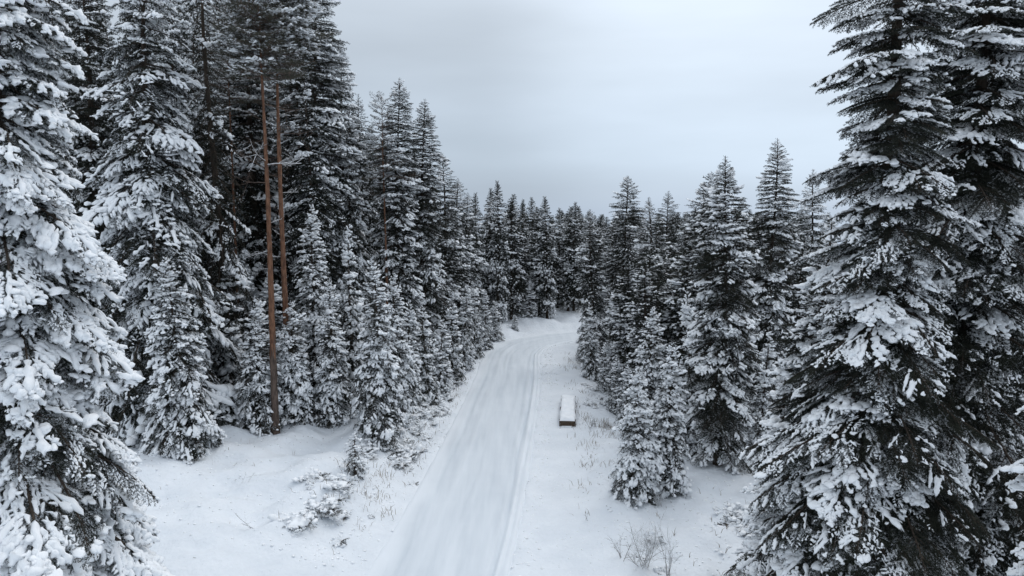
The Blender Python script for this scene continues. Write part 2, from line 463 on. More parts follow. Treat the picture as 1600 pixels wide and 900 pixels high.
# ------------------------------------------------------------------ terrain
ROADPTS = [(-16, -40), (-11, -15), (-7.6, 5), (-5.4, 18), (-3.5, 31), (-2.4, 42), (-1.25, 57), (-.5, 69), (-.25, 77), (.35, 83), (2.6, 88.5), (7.6, 92.8), (16, 95.8), (32, 98), (60, 98), (110, 92), (200, 80)]
def catmull(P, per=14):
    P = np.array(P, float); P = np.vstack([2 * P[0] - P[1], P, 2 * P[-1] - P[-2]]); o = []
    for i in range(1, len(P) - 2):
        for t in np.arange(per) / per:
            a, b, c, d = P[i - 1], P[i], P[i + 1], P[i + 2]
            o.append(.5 * (2 * b + (c - a) * t + (2 * a - 5 * b + 4 * c - d) * t * t + (3 * b - a - 3 * c + d) * t ** 3))
    o.append(P[-2]); return np.array(o)
ROAD = catmull(ROADPTS)
def resample(Q, step):
    d = np.r_[0, np.cumsum(np.linalg.norm(np.diff(Q, axis=0), axis=1))]
    s = np.arange(0, d[-1], step); return np.stack([np.interp(s, d, Q[:, 0]), np.interp(s, d, Q[:, 1])], 1)
ROAD = resample(ROAD, 1.0)
def offset(x, y):
    """signed distance from the road centre line, right positive"""
    x = np.atleast_1d(np.asarray(x, float)); y = np.atleast_1d(np.asarray(y, float))
    sh = x.shape; x = x.ravel(); y = y.ravel(); best = np.full(len(x), 1e9); sg = np.zeros(len(x))
    A = ROAD[:-1]; D = np.diff(ROAD, axis=0); L2 = (D ** 2).sum(1)
    for k in range(0, len(A)):
        t = np.clip(((x - A[k, 0]) * D[k, 0] + (y - A[k, 1]) * D[k, 1]) / L2[k], 0, 1)
        qx = x - A[k, 0] - t * D[k, 0]; qy = y - A[k, 1] - t * D[k, 1]
        dd = qx * qx + qy * qy; m = dd < best
        best[m] = dd[m]; sg[m] = (D[k, 1] * qx - D[k, 0] * qy)[m]
    return (np.sqrt(best) * np.sign(sg)).reshape(sh)
_g = np.random.default_rng(5)
_W = [(_g.uniform(0, 6.28), a, f, _g.uniform(0, 6.28)) for f, a, k in
      [(.045, .5, 0), (.09, .30, 0), (.2, .12, 0), (.35, .09, 0), (.6, .06, 0), (.95, .045, 0), (1.7, .022, 0), (2.6, .016, 0), (3.9, .010, 0)] for _ in range(4)]
def fbm(x, y, fmin=0, fmax=9):
    s = 0
    for ang, a, f, p in _W:
        if fmin <= f < fmax: s = s + a * np.sin(f * 2 * (x * math.cos(ang) + y * math.sin(ang)) + p + 1.1 * np.sin(f * 1.3 * (y * math.cos(ang) - x * math.sin(ang)) + p * 2))
    return s
def sm(a, b, t):
    t = np.clip((t - a) / (b - a), 0, 1); return t * t * (3 - 2 * t)
def height(x, y, o=None):
    x = np.atleast_1d(np.asarray(x, float)); y = np.atleast_1d(np.asarray(y, float))
    if o is None: o = offset(x, y)
    l = -o
    w = .5 * fbm(x, y, .1, .5)
    h = 1.9 * sm(4.0, 8.6, l + w * 2.4) * (1 + .25 * fbm(x, y, .3, 1.2)) * (1 - .55 * sm(82, 92, y)) + .5 * sm(9, 16, l) + .012 * np.clip(l - 12, 0, 400)       # left bank
    h = h + .05 * np.exp(-((l - 3.9) / .6) ** 2)
    h = h + .10 * np.exp(-((o - 3.6) / .35) ** 2)
    h = h - .75 * sm(7.6, 11.0, o + w * 1.6) - .25 * sm(12, 22, o) + .008 * np.clip(o - 22, 0, 400)
    off = np.maximum(sm(3.8, 7.5, l), sm(6.5, 10, o))
    h = h + off * (fbm(x, y, 0, .5) * .55 + fbm(x, y, .5, 9) * 1.15)
    h = h + (1 - off) * fbm(x, y, .5, 9) * .16
    h = h - .065 * np.clip(y - 150, 0, 2000) - .05 * np.clip(np.abs(x) - 130, 0, 2000)      # the land falls away beyond the forest
    # under the road sheet
    h = np.where(np.abs(o) < 3.25, np.minimum(h, -.12 + .0 * h), h)
    return h
def hz(x, y): return float(height(x, y)[0])

def grid_axis(lo, hi, c0, c1, d, gr=1.12):
    a = list(np.arange(c0, c1 + 1e-6, d)); s = d; v = a[-1]
    while v < hi: s *= gr; v += s; a.append(v)
    s = d; v = a[0]; pre = []
    while v > lo: s *= gr; v -= s; pre.append(v)
    return np.array(pre[::-1] + a)
gx = grid_axis(-700, 700, -24, 18, .27); gy = grid_axis(-120, 1200, 27, 62, .27, 1.035)
X, Y = np.meshgrid(gx, gy); O = offset(X, Y)
Z = height(X, Y, O)
nx, ny = len(gx), len(gy)
V = np.stack([X.ravel(), Y.ravel(), Z.ravel()], 1)
i = np.arange(ny - 1)[:, None] * nx + np.arange(nx - 1)[None]
F = np.stack([i, i + 1, i + nx + 1, i + nx], -1).reshape(-1, 4)
gd = ob('snowy_ground', make_mesh('snowy_ground', V, F, [M_GROUND], None, True)); gd['kind'] = 'structure'

# packed-snow road with ruts
_t = M_ROAD.node_tree; _at = _t.nodes.new('ShaderNodeAttribute'); _at.attribute_name = 'packed'
_mx = _t.nodes.new('ShaderNodeMix'); _mx.data_type = 'RGBA'; _b = _t.nodes['Principled BSDF']
_src = _b.inputs['Base Color'].links[0].from_socket
_mx.inputs[6].default_value = (0.74, 0.78, 0.82, 1); _t.links.new(_src, _mx.inputs[7]); _t.links.new(_at.outputs['Fac'], _mx.inputs[0])
_t.links.new(_mx.outputs[2], _b.inputs['Base Color'])
RD = resample(catmull(ROADPTS), .45)
T = np.gradient(RD, axis=0); T /= np.linalg.norm(T, axis=1)[:, None]; NR = np.stack([T[:, 1], -T[:, 0]], 1)
oo = np.arange(-3.55, 3.56, .09)
S_, OO = np.meshgrid(np.arange(len(RD)) * .45, oo, indexing='ij')
XX = RD[:, None, 0] + NR[:, None, 0] * oo[None]; YY = RD[:, None, 1] + NR[:, None, 1] * oo[None]
def rut(c, w, d):
    cc = c + .10 * np.sin(S_ * .11 + c * 3) + .05 * np.sin(S_ * .31 + c)
    return -d * np.exp(-((OO - cc) / w) ** 2)
ZZ = rut(-2.2, .16, .035) + rut(-1.75, .3, .03) + rut(-.55, .22, .028) + rut(-.1, .12, .018) + rut(1.0, .2, .028) + rut(2.0, .13, .03) + rut(2.5, .15, .10) + rut(3.0, .1, .05)
ZZ += .07 * np.exp(-((OO - 2.8) / .12) ** 2) * (1 + .6 * np.sin(S_ * 3.1) * np.sin(S_ * 1.3)) + .018 * np.exp(-((OO + 1.2) / .2) ** 2)
ZZ += .010 * np.sin(OO * 9 + np.sin(S_ * .2) * 1.5) * (.5 + .5 * np.sin(S_ * .17 + OO))
ZZ0 = ZZ.copy(); ZZ += fbm(XX, YY, .9, 9) * .16 + .05
edge = sm(3.2, 3.55, np.abs(OO)); ZZ = ZZ * (1 - edge) + (-.10) * edge + .07 * np.exp(-((np.abs(OO) - 3.2) / .25) ** 2) * (1 + fbm(XX, YY, .3, 3) * 3) * np.where(OO > 0, 1, .1)
V = np.stack([XX.ravel(), YY.ravel(), ZZ.ravel()], 1); nx = len(oo); ny = len(RD)
i = np.arange(ny - 1)[:, None] * nx + np.arange(nx - 1)[None]
F = np.stack([i, i + 1, i + nx + 1, i + nx], -1).reshape(-1, 4)
rd = ob('snowy_road', make_mesh('snowy_road', V, F[:, ::-1] if False else F, [M_ROAD], None, True)); rd['kind'] = 'structure'
pk = .66 * (1 - sm(2.2, 3.3, np.abs(OO) + 1.2 * fbm(XX, YY, .3, 1.5))) - ZZ0 * 5.5
at_ = rd.data.attributes.new('packed', 'FLOAT', 'POINT'); at_.data.foreach_set('value', np.clip(pk + .5 * fbm(XX, YY, .9, 9), 0, 1).astype(np.float32).ravel())

# ------------------------------------------------------------------ tree list
# TREES-BEGIN
TREES = [   # x, y, height of the tip above the road, crown radius, kind, category, label
    (-14.6, 20.0, 30.7, 4.97, 'heroheavy', 'fir', 'enormous snow-laden fir filling the left edge, thick white paws of snow on every branch'),
    (-30.0, 50.0, 34.6, 4.53, 'herodark', 'fir', 'tall dark fir behind the enormous left-edge fir, only its upper right side showing'),
    (-23.0, 45.0, 35.8, 4.47, 'heavymid', 'fir', 'tall fir second from the left edge, white branches hanging down to the ground'),
    (-21.1, 50.0, 37.9, 2.48, 'drooping', 'fir', 'dark fir with long drooping needle curtains left of the red-barked pines'),
    (-20.0, 40.5, 14.4, 2.56, 'youngobj', 'fir', 'snowy fir with bare lower trunk and a low snow-covered skirt on the left slope'),
    (-16.0, 45.5, 32.6, 3.48, 'pine', 'pine', 'left one of the two red-barked pines, slightly leaning, trunk bare almost to the snow'),
    (-16.0, 48.5, 34.9, 3.93, 'pine', 'pine', 'right one of the two red-barked pines, thicker trunk hidden by young firs below'),
    (-23.2, 58.0, 34.4, 3.30, 'pinethin', 'pine', 'thin reddish pine trunk left of the two red-barked pines'),
    (-18.8, 62.0, 36.2, 3.52, 'pinethin', 'pine', 'thin reddish pine trunk just right of the two red-barked pines'),
    (-11.3, 62.0, 27.0, 2.23, 'pinethin', 'pine', 'grey-trunked pine with a bare lower trunk under the bent-tipped fir'),
    (-23.7, 64.0, 38.9, 4.54, 'tall', 'fir', 'tall dark fir directly behind the two red-barked pines'),
    (-16.4, 60.0, 38.1, 3.75, 'tallobj', 'fir', 'tall fir whose ragged right edge meets the sky above the pines'),
    (-16.4, 68.0, 33.3, 2.89, 'tall', 'fir', 'tall narrow fir behind the ragged tall fir at the edge of the sky'),
    (-15.9, 72.0, 28.9, 2.45, 'tall', 'fir', 'pointed fir between the ragged tall fir and the bent-tipped fir'),
    (-10.4, 63.5, 29.0, 2.53, 'tallobj', 'fir', 'tall fir with a slightly bent tip rising against the sky left of the road'),
    (-8.5, 67.0, 27.7, 2.79, 'tallobj', 'fir', 'tall dark fir just right of the bent-tipped fir, end of the very tall row'),
    (-11.4, 78.0, 21.8, 2.65, 'tall', 'fir', 'shorter fir half hidden between the bent-tipped fir and its dark right neighbour'),
    (-7.2, 75.0, 23.3, 2.83, 'tall', 'fir', 'fir with heavily snowed right side stepping down towards the bend'),
    (-6.3, 82.0, 20.9, 2.78, 'tall', 'fir', 'fir second below the last very tall one on the stepping skyline'),
    (-5.4, 88.0, 19.4, 2.65, 'tall', 'fir', 'fir where the stepping-down left row meets the forest at the bend'),
    (-17.2, 46.0, 11.3, 1.85, 'youngobj', 'young fir', 'snowy young fir with a thin bare stem left of the leaning red-barked pine'),
    (-20.5, 49.0, 13.6, 1.96, 'young', 'young fir', 'snow-heavy young fir left of the red-barked pines, behind the thin-stemmed one'),
    (-23.5, 52.5, 9.0, 1.50, 'young', 'young fir', 'shaded snowy young fir at the forest edge beside the bare-trunked snowy fir'),
    (-20.8, 54.0, 14.0, 1.54, 'young', 'young fir', 'grey-shaded young fir peeping out left of the leaning pine trunk'),
    (-15.3, 47.6, 10.8, 1.91, 'youngobj', 'young fir', 'snowy young fir standing right against the two red-barked pine trunks'),
    (-18.7, 53.0, 12.4, 2.02, 'young', 'young fir', 'snowy young fir seen directly behind the two red-barked trunks'),
    (-14.8, 51.5, 17.6, 2.26, 'youngobj', 'young fir', 'tallest of the white young firs right of the red-barked pines, tiered'),
    (-12.8, 48.5, 12.1, 1.85, 'youngobj', 'young fir', 'broad snow-laden young fir in the middle of the left forest edge'),
    (-12.7, 54.0, 15.9, 1.85, 'young', 'young fir', 'slender snowy young fir behind the middle young firs'),
    (-9.4, 47.0, 13.8, 2.15, 'youngobj', 'young fir', 'wide white young fir with dark gaps at its foot, nearest the left bank'),
    (-8.8, 51.5, 12.5, 1.77, 'youngobj', 'young fir', 'snowy young fir just right of the wide white young fir'),
    (-8.4, 56.0, 9.7, 1.49, 'young', 'young fir', 'young fir with arching tip on the left bank above the bushes'),
    (-7.5, 59.0, 9.5, 1.68, 'young', 'young fir', 'rounded snowy young fir below the last very tall dark fir'),
    (-6.5, 62.0, 7.4, 1.53, 'young', 'young fir', 'low snowy young fir on the bank, fourth along from the wide white one'),
    (-5.9, 67.0, 9.3, 1.65, 'young', 'young fir', 'young fir halfway along the left bank towards the bend'),
    (-5.2, 73.0, 9.2, 1.65, 'young', 'young fir', 'young fir on the left bank close to the narrow part of the road'),
    (-4.3, 79.0, 9.0, 1.49, 'young', 'young fir', 'young fir leaning to the road just before the left bank curves'),
    (-3.4, 84.0, 7.5, 1.42, 'young', 'young fir', 'small young fir at the inner end of the left bank'),
    (-2.2, 90.0, 5.3, 1.52, 'young', 'young fir', 'last dark young fir before the gap with the little fir at the bend'),
    (-9.3, 39.6, 4.0, 0.91, 'youngobj', 'sapling', 'small snow-capped fir sapling standing alone on the open left bank'),
    (0.4, 96.0, 2.6, 0.90, 'young', 'sapling', 'tiny dark fir alone on the snowbank straight ahead at the bend'),
    (2.6, 104.0, 6.4, 1.76, 'young', 'young fir', 'low dark fir on the far snowbank right of the tiny one'),
    (-4.9, 97.0, 19.5, 1.82, 'far', 'fir', 'first pointed fir of the far wall, counted from the left side of the bend'),
    (-3.5, 101.0, 20.3, 1.80, 'far', 'fir', 'pointed fir left of the highest tip in the far forest wall'),
    (-2.0, 98.0, 21.2, 1.84, 'far', 'fir', 'fir with the highest tip in the dark far forest wall above the bend'),
    (-0.1, 101.0, 19.4, 2.28, 'far', 'fir', 'broad snow-flecked fir right of the highest far tip'),
    (1.5, 109.0, 18.8, 1.74, 'far', 'fir', 'thin fir in the middle of the far wall with a twin beside it'),
    (3.1, 112.0, 19.2, 1.99, 'far', 'fir', 'twin-like fir left of the dark central far fir'),
    (4.2, 106.0, 17.2, 2.19, 'far', 'fir', 'shorter fir in front of the centre of the far wall'),
    (5.4, 105.0, 19.2, 1.97, 'far', 'fir', 'dark central fir of the far wall with a sharp spire'),
    (7.5, 113.0, 17.5, 1.91, 'far', 'fir', 'low-topped fir right of the central spire in the far wall'),
    (8.9, 109.0, 17.6, 2.25, 'far', 'fir', 'white-patched fir above the place where the road vanishes'),
    (11.1, 113.0, 17.8, 1.91, 'far', 'fir', 'last far-wall fir before the right-hand trees begin'),
    (9.4, 77.0, 17.3, 2.03, 'tall', 'fir', 'first tall fir on the right of the bend, brownish at its middle'),
    (13.0, 80.0, 21.1, 2.41, 'tall', 'fir', 'tall sharp fir second along the right side of the bend'),
    (13.3, 92.0, 15.7, 2.08, 'tall', 'fir', 'fir half hidden between the first two tall firs right of the bend'),
    (13.6, 67.0, 18.4, 2.53, 'tall', 'fir', 'greyish wide-branched fir between two sharper firs on the right side'),
    (17.6, 77.0, 19.3, 2.03, 'tall', 'fir', 'narrow dark fir behind the greyish wide-branched one'),
    (17.8, 66.0, 19.8, 2.25, 'tall', 'fir', 'fir with grey needle fans left of the double-tipped group'),
    (16.9, 58.0, 20.3, 1.87, 'tall', 'fir', 'lower twin tip left of the big cone-shaped fir on the right side'),
    (14.0, 45.5, 20.6, 2.61, 'tallobj', 'fir', 'big cone-shaped fir reaching down to the snow right of the road clearing'),
    (25.0, 74.0, 18.5, 1.82, 'tall', 'fir', 'fir tip showing between the big cone-shaped fir and the tall spire'),
    (20.5, 55.0, 22.7, 2.40, 'tallobj', 'fir', 'tall dark spire of a fir standing highest among the middle right trees'),
    (25.7, 62.0, 16.6, 2.00, 'tall', 'fir', 'bright snowy fir squeezed beside the tall spire and the giant right fir'),
    (29.6, 68.0, 21.1, 2.19, 'tall', 'fir', 'last fir against the sky left of the giant right-hand fir'),
    (8.2, 71.0, 7.8, 1.48, 'young', 'young fir', 'small fir at the forest corner where the road bends right'),
    (8.2, 80.0, 4.4, 1.06, 'young', 'young fir', 'dark bushy fir at the very corner of the right bend'),
    (9.0, 66.0, 4.4, 1.25, 'young', 'young fir', 'short dense fir on the right verge beyond the trough'),
    (9.0, 59.0, 4.3, 1.23, 'young', 'young fir', 'snow-flecked short fir on the right verge nearest the trough'),
    (9.3, 54.0, 4.8, 1.23, 'young', 'young fir', 'small fir squeezed behind the front pair of right young firs'),
    (10.0, 48.5, 10.3, 1.94, 'youngobj', 'young fir', 'arching snow-crowned young fir rising behind the front pair on the right'),
    (7.4, 39.6, 7.9, 1.75, 'youngobj', 'young fir', 'left one of the front pair of young firs beside the road on the right'),
    (9.6, 41.0, 9.2, 1.65, 'youngobj', 'young fir', 'right one of the front pair of young firs, dark hollow at its foot'),
    (13.2, 50.0, 11.2, 1.52, 'young', 'young fir', 'snowy young fir between the front pair and the big cone-shaped fir'),
    (18.6, 50.0, 8.2, 1.62, 'young', 'young fir', 'shaded snowy fir at the foot of the tall spire'),
    (17.7, 44.0, 8.2, 1.43, 'youngobj', 'young fir', 'snowy fir tucked under the left branches of the giant right fir'),
    (13.1, 29.0, 16.6, 3.16, 'heromed', 'fir', 'broad fir with long snow-laden arms in front of the giant right fir'),
    (12.8, 24.0, 32.3, 2.64, 'herodark', 'fir', 'giant dark fir on the right reaching beyond the top of the picture'),
    (18.9, 29.0, 35.5, 4.23, 'herodark', 'fir', 'giant fir at the right edge, behind and right of the other giant'),
    (14.7, 17.0, 21.1, 2.91, 'heroheavy', 'fir', 'near fir just past the right edge, only snowy branch tips reaching in'),
    (21.7, 88.0, 16.7, 1.82, 'tall', 'fir', 'distant fir tip between the narrow dark fir and the grey-needled fir'),
    (16.8, 90.0, 16.5, 1.86, 'tall', 'fir', 'distant thin fir tip right of the tall sharp second fir'),
    (29.3, 82.0, 17.0, 1.85, 'tall', 'fir', 'distant fir tip just left of the tall dark spire'),
    (33.7, 84.0, 17.0, 1.90, 'tall', 'fir', 'distant fir tip just right of the tall dark spire'),
    (9.8, 109.0, 18.4, 2.04, 'far', 'fir', 'slim fir at the right end of the far wall'),
]
# TREES-END

TALL, YOUNG, FAR = {}, {}, {}
def tall_proto(i):
    if i not in TALL:
        ps, phv, sl_, ir, z0, wh, lw = [(.75, .35, -.50, .20, 1.2, .62, -.5), (.55, .2, -.60, .30, 1.2, .5, -.4), (.8, .5, -.46, .15, 1.0, .75, -.6), (.65, .3, -.70, .28, 2.5, .4, -.45),
                                    (.6, .25, -.42, .34, 4.5, .8, -.5), (.7, .4, -.55, .22, 1.2, .3, -.65), (.85, .6, -.52, .26, 1.5, .7, -.7)][i]
        TALL[i] = build_joined(22, 2.5, z0, 250, 'J', 'dark', ps, phv, 100 + i, den=.72, prof=sl_ * 1.04, low=lw, top_up=.45, trunk_r=.26, irregular=ir, whorl=wh)
    return TALL[i]
def young_proto(i):
    if i not in YOUNG:
        YOUNG[i] = build_joined(9, 1.7, .3, 130, 'J', 'heavy', .95, .65, 200 + i, prof=(.8, .65, .95, .75, .7)[i], low=-.55 - .05 * i, top_up=.5, trunk_r=.10, irregular=.18 + .05 * i, whorl=.3 + .1 * i)
    return YOUNG[i]
def far_proto(i):
    if i not in FAR:
        ps, phv, sl_, ir = [(.6, .3, -.46, .2), (.75, .4, -.55, .3), (.5, .2, -.42, .15), (.7, .3, -.5, .3), (.65, .5, -.6, .25)][i]
        FAR[i] = build_joined(21, 2.5, 1.0, 260, 'F', 'dark', ps, phv, 300 + i, den=.72, prof=sl_ * 1.0, low=-.45, top_up=.5, trunk_r=.24, irregular=ir)
    return FAR[i]

def joined_tree(x, y, H, Rm, kind, cat, label, group=None):
    P, H0, R0, nv = {'tall': (tall_proto, 22, 2.5, 7), 'young': (young_proto, 9, 1.5, 5), 'far': (far_proto, 21, 2.6, 5)}[kind]
    i = rnd.randrange(nv); tm, cm, sm_ = P(i)
    nm = {'tall': 'fir_tree', 'young': 'young_fir', 'far': 'fir_tree'}[kind]
    if kind == 'tall': Rm *= 1.08 if x > 0 else .95
    t = thing(nm, (x, y, hz(x, y) - .05), label, cat, group, rnd.uniform(0, 6.28), (Rm / R0, Rm / R0, H / H0))
    t.rotation_euler = (rnd.gauss(0, .02), rnd.gauss(0, .02), t.rotation_euler[2])
    ob('trunk', tm, t); c = ob('crown', cm, t); ob('snow_load', sm_, c)
    return t

def bare_stem(g, p, d, ln, r, depth, acc, snow):
    n = 6; P = [np.array(p, float)]; dd = np.array(d, float)
    for k in range(n):
        dd = unit(dd + g.normal(size=3) * .10 + [0, 0, .02]); P.append(P[-1] + dd * ln / n)
    P = np.array(P); v, f = tube(P, np.linspace(r, r * .4, n + 1), 5 if depth == 0 else 3); acc.append((v, f, 0))
    v, f = tube(P + [0, 0, r * .8], np.linspace(r, r * .5, n + 1) * 1.0, 4); snow.append((v, f, 0))
    if depth < 2:
        for k in range(6 if depth == 0 else 4):
            i = g.integers(2, n); s = unit(dd + g.normal(size=3) * .75 + [0, 0, .15])
            bare_stem(g, P[i], s, ln * g.uniform(.25, .5), r * .5, depth + 1, acc, snow)
LIMB = []
for q in range(4):
    acc, snow = [], []
    bare_stem(np.random.default_rng(70 + q), [0, 0, 0], [1, 0, .1], 2.6, .028, 0, acc, snow)
    a_ = cat_parts(acc); b_ = cat_parts(snow)
    LIMB.append((make_mesh('dead_branch', a_[0], a_[1], [M_PINELOW], None, True), make_mesh('snow_load', b_[0], b_[1], [M_SNOW], None, True)))
PROF = {'enormous': [(0, 4.9), (8, 4.0), (15, 3.0), (23, 1.75), (32, .2)],
        'giant dark': [(0, 4.5), (7, 4.4), (10, 4.1), (14, 3.0), (17, 2.4), (24, 2.15), (27, 1.9), (31, .2)],
        'giant fir': [(0, 5.2), (10, 4.6), (17, 3.7), (25, 3.1), (31, 2.2), (36, .2)]}
def k0(label): return ' '.join(label.split()[:2]) if label.startswith('giant') else label.split()[1] if label.startswith('an ') else label.split()[0]
GRP = {'young fir': 'young snowy firs along the forest edge', 'pine': 'red-barked pines on the left'}
for k, (x, y, zt, Rm, kind, cat, label) in enumerate(TREES):
    z = hz(x, y); H = zt - z
    if kind in ('tall', 'young', 'far'):
        joined_tree(x, y, H, Rm, kind, cat, label, 'firs of the dark forest wall at the bend' if kind == 'far' else GRP.get(cat, 'tall firs lining the road'))
        continue
    nm = {'fir': 'fir_tree', 'pine': 'pine_tree', 'young fir': 'young_fir', 'sapling': 'fir_sapling'}[cat]
    t = thing(nm, (x, y, z - .05), label, cat, GRP.get(cat, 'tall firs lining the road'))
    sd = 1000 + k
    if kind == 'heroheavy':
        build_object_tree(t, H, Rm, 1.0, 298, 'H', 'heavy', 1.25, .8, sd, .38, whorl=.6, dense=26 if H > 26 else None, inner=60, prof=PROF.get(k0(label), .8), low=-.5, top_up=.2, zvis0=max(1.5, H * .1))
    elif kind == 'heromed':
        build_object_tree(t, H, Rm * 1.2, 1.0, 230, 'H', 'dark', .9, .6, sd, .30, prof=.7, low=-.45, top_up=.3)
    elif kind == 'herodark':
        near = y < 36
        build_object_tree(t, H, Rm * 1.3, 2.0, 299, 'H' if near else 'M', 'dark', .70, .20, sd, .42, patch=.45, whorl=.7, dense=18.5 + .31 * y, inner=170, prof=PROF.get(k0(label), .58), low=-.5, top_up=.2, irregular=.34, zvis0=4.2)
    elif kind == 'heavymid':
        build_object_tree(t, H, Rm * 1.25, 1.0, 299, 'M', 'heavy', .95, .5, sd, .40, whorl=.8, dense=31, inner=90, prof=.55, low=-.6, top_up=.2, irregular=.36, zvis0=1.6)
    elif kind == 'drooping':
        build_object_tree(t, H, Rm * 1.2, 4.0, 240, 'M', 'droop', .35, .25, sd, .32, prof=.5, low=-.55, top_up=0)
    elif kind == 'youngobj':
        build_object_tree(t, H, Rm * 1.2, .35 if cat != 'fir' else 1.2, int(100 + H * 8) if H > 4 else 46, 'M', 'heavy', 1.0, .7, sd, .05 + .011 * H, whorl=.35, prof=.7, low=-.6, top_up=.5)
    elif kind == 'tallobj':
        build_object_tree(t, H, Rm * 1.05, 1.0, 298, 'M', 'dark', .75, .4, sd, .28, den=.76, prof=-.55, low=-.5, top_up=.4)
    elif kind in ('pine', 'pinethin'):
        big = kind == 'pine'
        ctr = build_object_tree(t, H, Rm * 1.0, H * (.77 if big else .70), 120 if big else 60, 'M', 'pine', .85, .45, sd, .245 if big else .15, prof=.35, low=-.1, top_up=.6,
                                irregular=.35, mats=[M_PINE if zt > 19 + 5 or True else M_WOOD, M_PINELOW], split=H * .19)
        g = np.random.default_rng(sd)
        for q in range(20 if big else 9):      # dead limbs below the crown, fine twigs frosted
            zz = H * (.30 + .48 * g.random() ** .6); ln = g.uniform(.35, 1.1) * (1.1 if zz > H * .55 else .6)
            k_ = int(g.integers(0, 4)); w_, s_ = LIMB[k_]
            d = ob('dead_branch', w_, t, Matrix.Translation(Vector(ctr(zz))) @ Matrix.Rotation(g.uniform(0, 6.28), 4, 'Z') @ Matrix.Rotation(g.uniform(-.2, .5), 4, 'Y') @ Matrix.Scale(ln, 4))
            if q % 3 == 0: ob('snow_load', s_, d)

# the forest behind the front rows
g = np.random.default_rng(11)
placed = [(r[0], r[1]) for r in TREES]
def fill(n, box, hrange, kind, label, group, lim=2.6, rr=(1.6, 2.4), cond=None, clear=8.5):
    x0, x1, y0, y1 = box; c = 0
    for _ in range(n * 40):
        if c >= n: break
        x, y = g.uniform(x0, x1), g.uniform(y0, y1)
        if cond and not cond(x, y): continue
        if min((x - a) ** 2 + (y - b) ** 2 for a, b in placed) < lim * lim: continue
        if abs(float(offset(x, y)[0])) < clear: continue
        placed.append((x, y)); c += 1
        joined_tree(x, y, g.uniform(*hrange(x, y)), g.uniform(*rr), kind, 'fir', label, group)
# left: skyline falls from the tall pines to the bend
def left_top(x, y):
    px = 800 + 1081 * x / y
    lim = np.interp(px, [-400, 440, 520, 600, 700, 750], [-100, -60, 110, 190, 290, 318])
    h = 17 + (330 - lim) / 1081 * y
    return max(9, h * .80) - 1, max(10, h * .97) - 1
fill(34, (-62, -12, 53, 80), left_top, 'tall', 'dark fir standing deep in the left forest behind the front rows', 'firs deep in the left forest', cond=lambda x, y: x < -.30 * y + 6 and x > -.85 * y, rr=(2.0, 2.9))
fill(60, (-110, -9, 80, 150), left_top, 'far', 'far dark fir deep in the left forest behind the front rows', 'far firs deep in the left forest', cond=lambda x, y: x < -.10 * y + 2 and x > -.85 * y, rr=(2.0, 2.9))
fill(18, (-30, -8, 60, 100), lambda x, y: (5, 9), 'young', 'small fir in the shade under the tall left trees', 'small shaded firs under the left trees', lim=1.8, rr=(1.1, 1.6), cond=lambda x, y: x < -.13 * y)
fill(70, (-40, 90, 140, 178), lambda x, y: (12.6 + .05 * (y - 140), 15.2 + .05 * (y - 140)), 'far', 'dark fir of the farthest rows, barely seen between nearer trees', 'firs of the farthest rows', lim=2.6, rr=(2.4, 3.2))
fill(60, (-14, 46, 101, 140), lambda x, y: (12.0, 16.6), 'far', 'dark fir behind the front trees of the far wall at the bend', 'firs behind the far forest wall', lim=2.3, rr=(2.0, 2.8), clear=6.5)
fill(75, (9, 85, 56, 94), lambda x, y: (12.5, 15.8), 'far', 'dark fir standing deep in the right forest behind the front trees', 'firs deep in the right forest', lim=2.3, cond=lambda x, y: x > .14 * y + 2 and x < .85 * y, rr=(2.0, 2.8))

# ------------------------------------------------------------------ the long trough beside the road
def boxm(cx, cy, cz, sx, sy, sz, g=None, j=0):
    V = np.array([[x, y, z] for x in (-.5, .5) for y in (-.5, .5) for z in (-.5, .5)]) * [sx, sy, sz] + [cx, cy, cz]
    if g is not None: V = V + g.normal(size=V.shape) * j
    F = np.array([[0, 1, 3, 2], [4, 6, 7, 5], [0, 4, 5, 1], [2, 3, 7, 6], [0, 2, 6, 4], [1, 5, 7, 3]])
    F = np.concatenate([F[:, [0, 1, 2]], F[:, [0, 2, 3]]])
    return V, F
def part(name, VF, m, parent, smooth=False):
    V, F = VF[0], VF[1]
    return ob(name, make_mesh(name, V, F, [m], None, smooth), parent)
g = np.random.default_rng(21)
x0, y0, x1, y1 = 4.40, 53.3, 5.05, 60.6
tr = thing('trough', ((x0 + x1) / 2, (y0 + y1) / 2, hz(4.7, 57) - .03), 'long low dark wooden trough under a thick slab of snow, beside the road', 'trough', None, -math.atan2(x1 - x0, y1 - y0))
Lt = math.hypot(x1 - x0, y1 - y0); W = 1.12
for sx in (-1, 1):
    for k in range(2): part('side_board', boxm(sx * (W / 2 - .03), 0, .16 + k * .235, .06, Lt - .15, .22, g, .006), M_PLANK, tr)
for sy in (-1, 1):
    for k in range(2): part('end_board', boxm(0, sy * (Lt / 2 - .03), .17 + k * .235, W - .13, .06, .22, g, .006), M_PLANK, tr)
for sx in (-1, 1):
    for yy in (-.5, 0, .5): part('post', boxm(sx * (W / 2 + .045), yy * (Lt - .25), .20, .085, .10, .72, g, .006), M_PLANK, tr)
part('floor_board', boxm(0, 0, .10, W - .13, Lt - .15, .05), M_PLANK, tr)
part('foot_rail', boxm(-.06, -Lt / 2 - .12, .05, .82, .14, .12, g, .01), M_SNOW, tr)
nu, nv = 15, 60
U, Vv = np.meshgrid(np.linspace(-1, 1, nu), np.linspace(-1, 1, nv))
px_ = U * (W / 2 + .07 + .03 * np.sin(Vv * 9 + U)); py_ = Vv * (Lt / 2 + .05)
e_ = (1 - np.abs(U) ** 6) ** .5 * (1 - np.abs(Vv) ** 24) ** .5
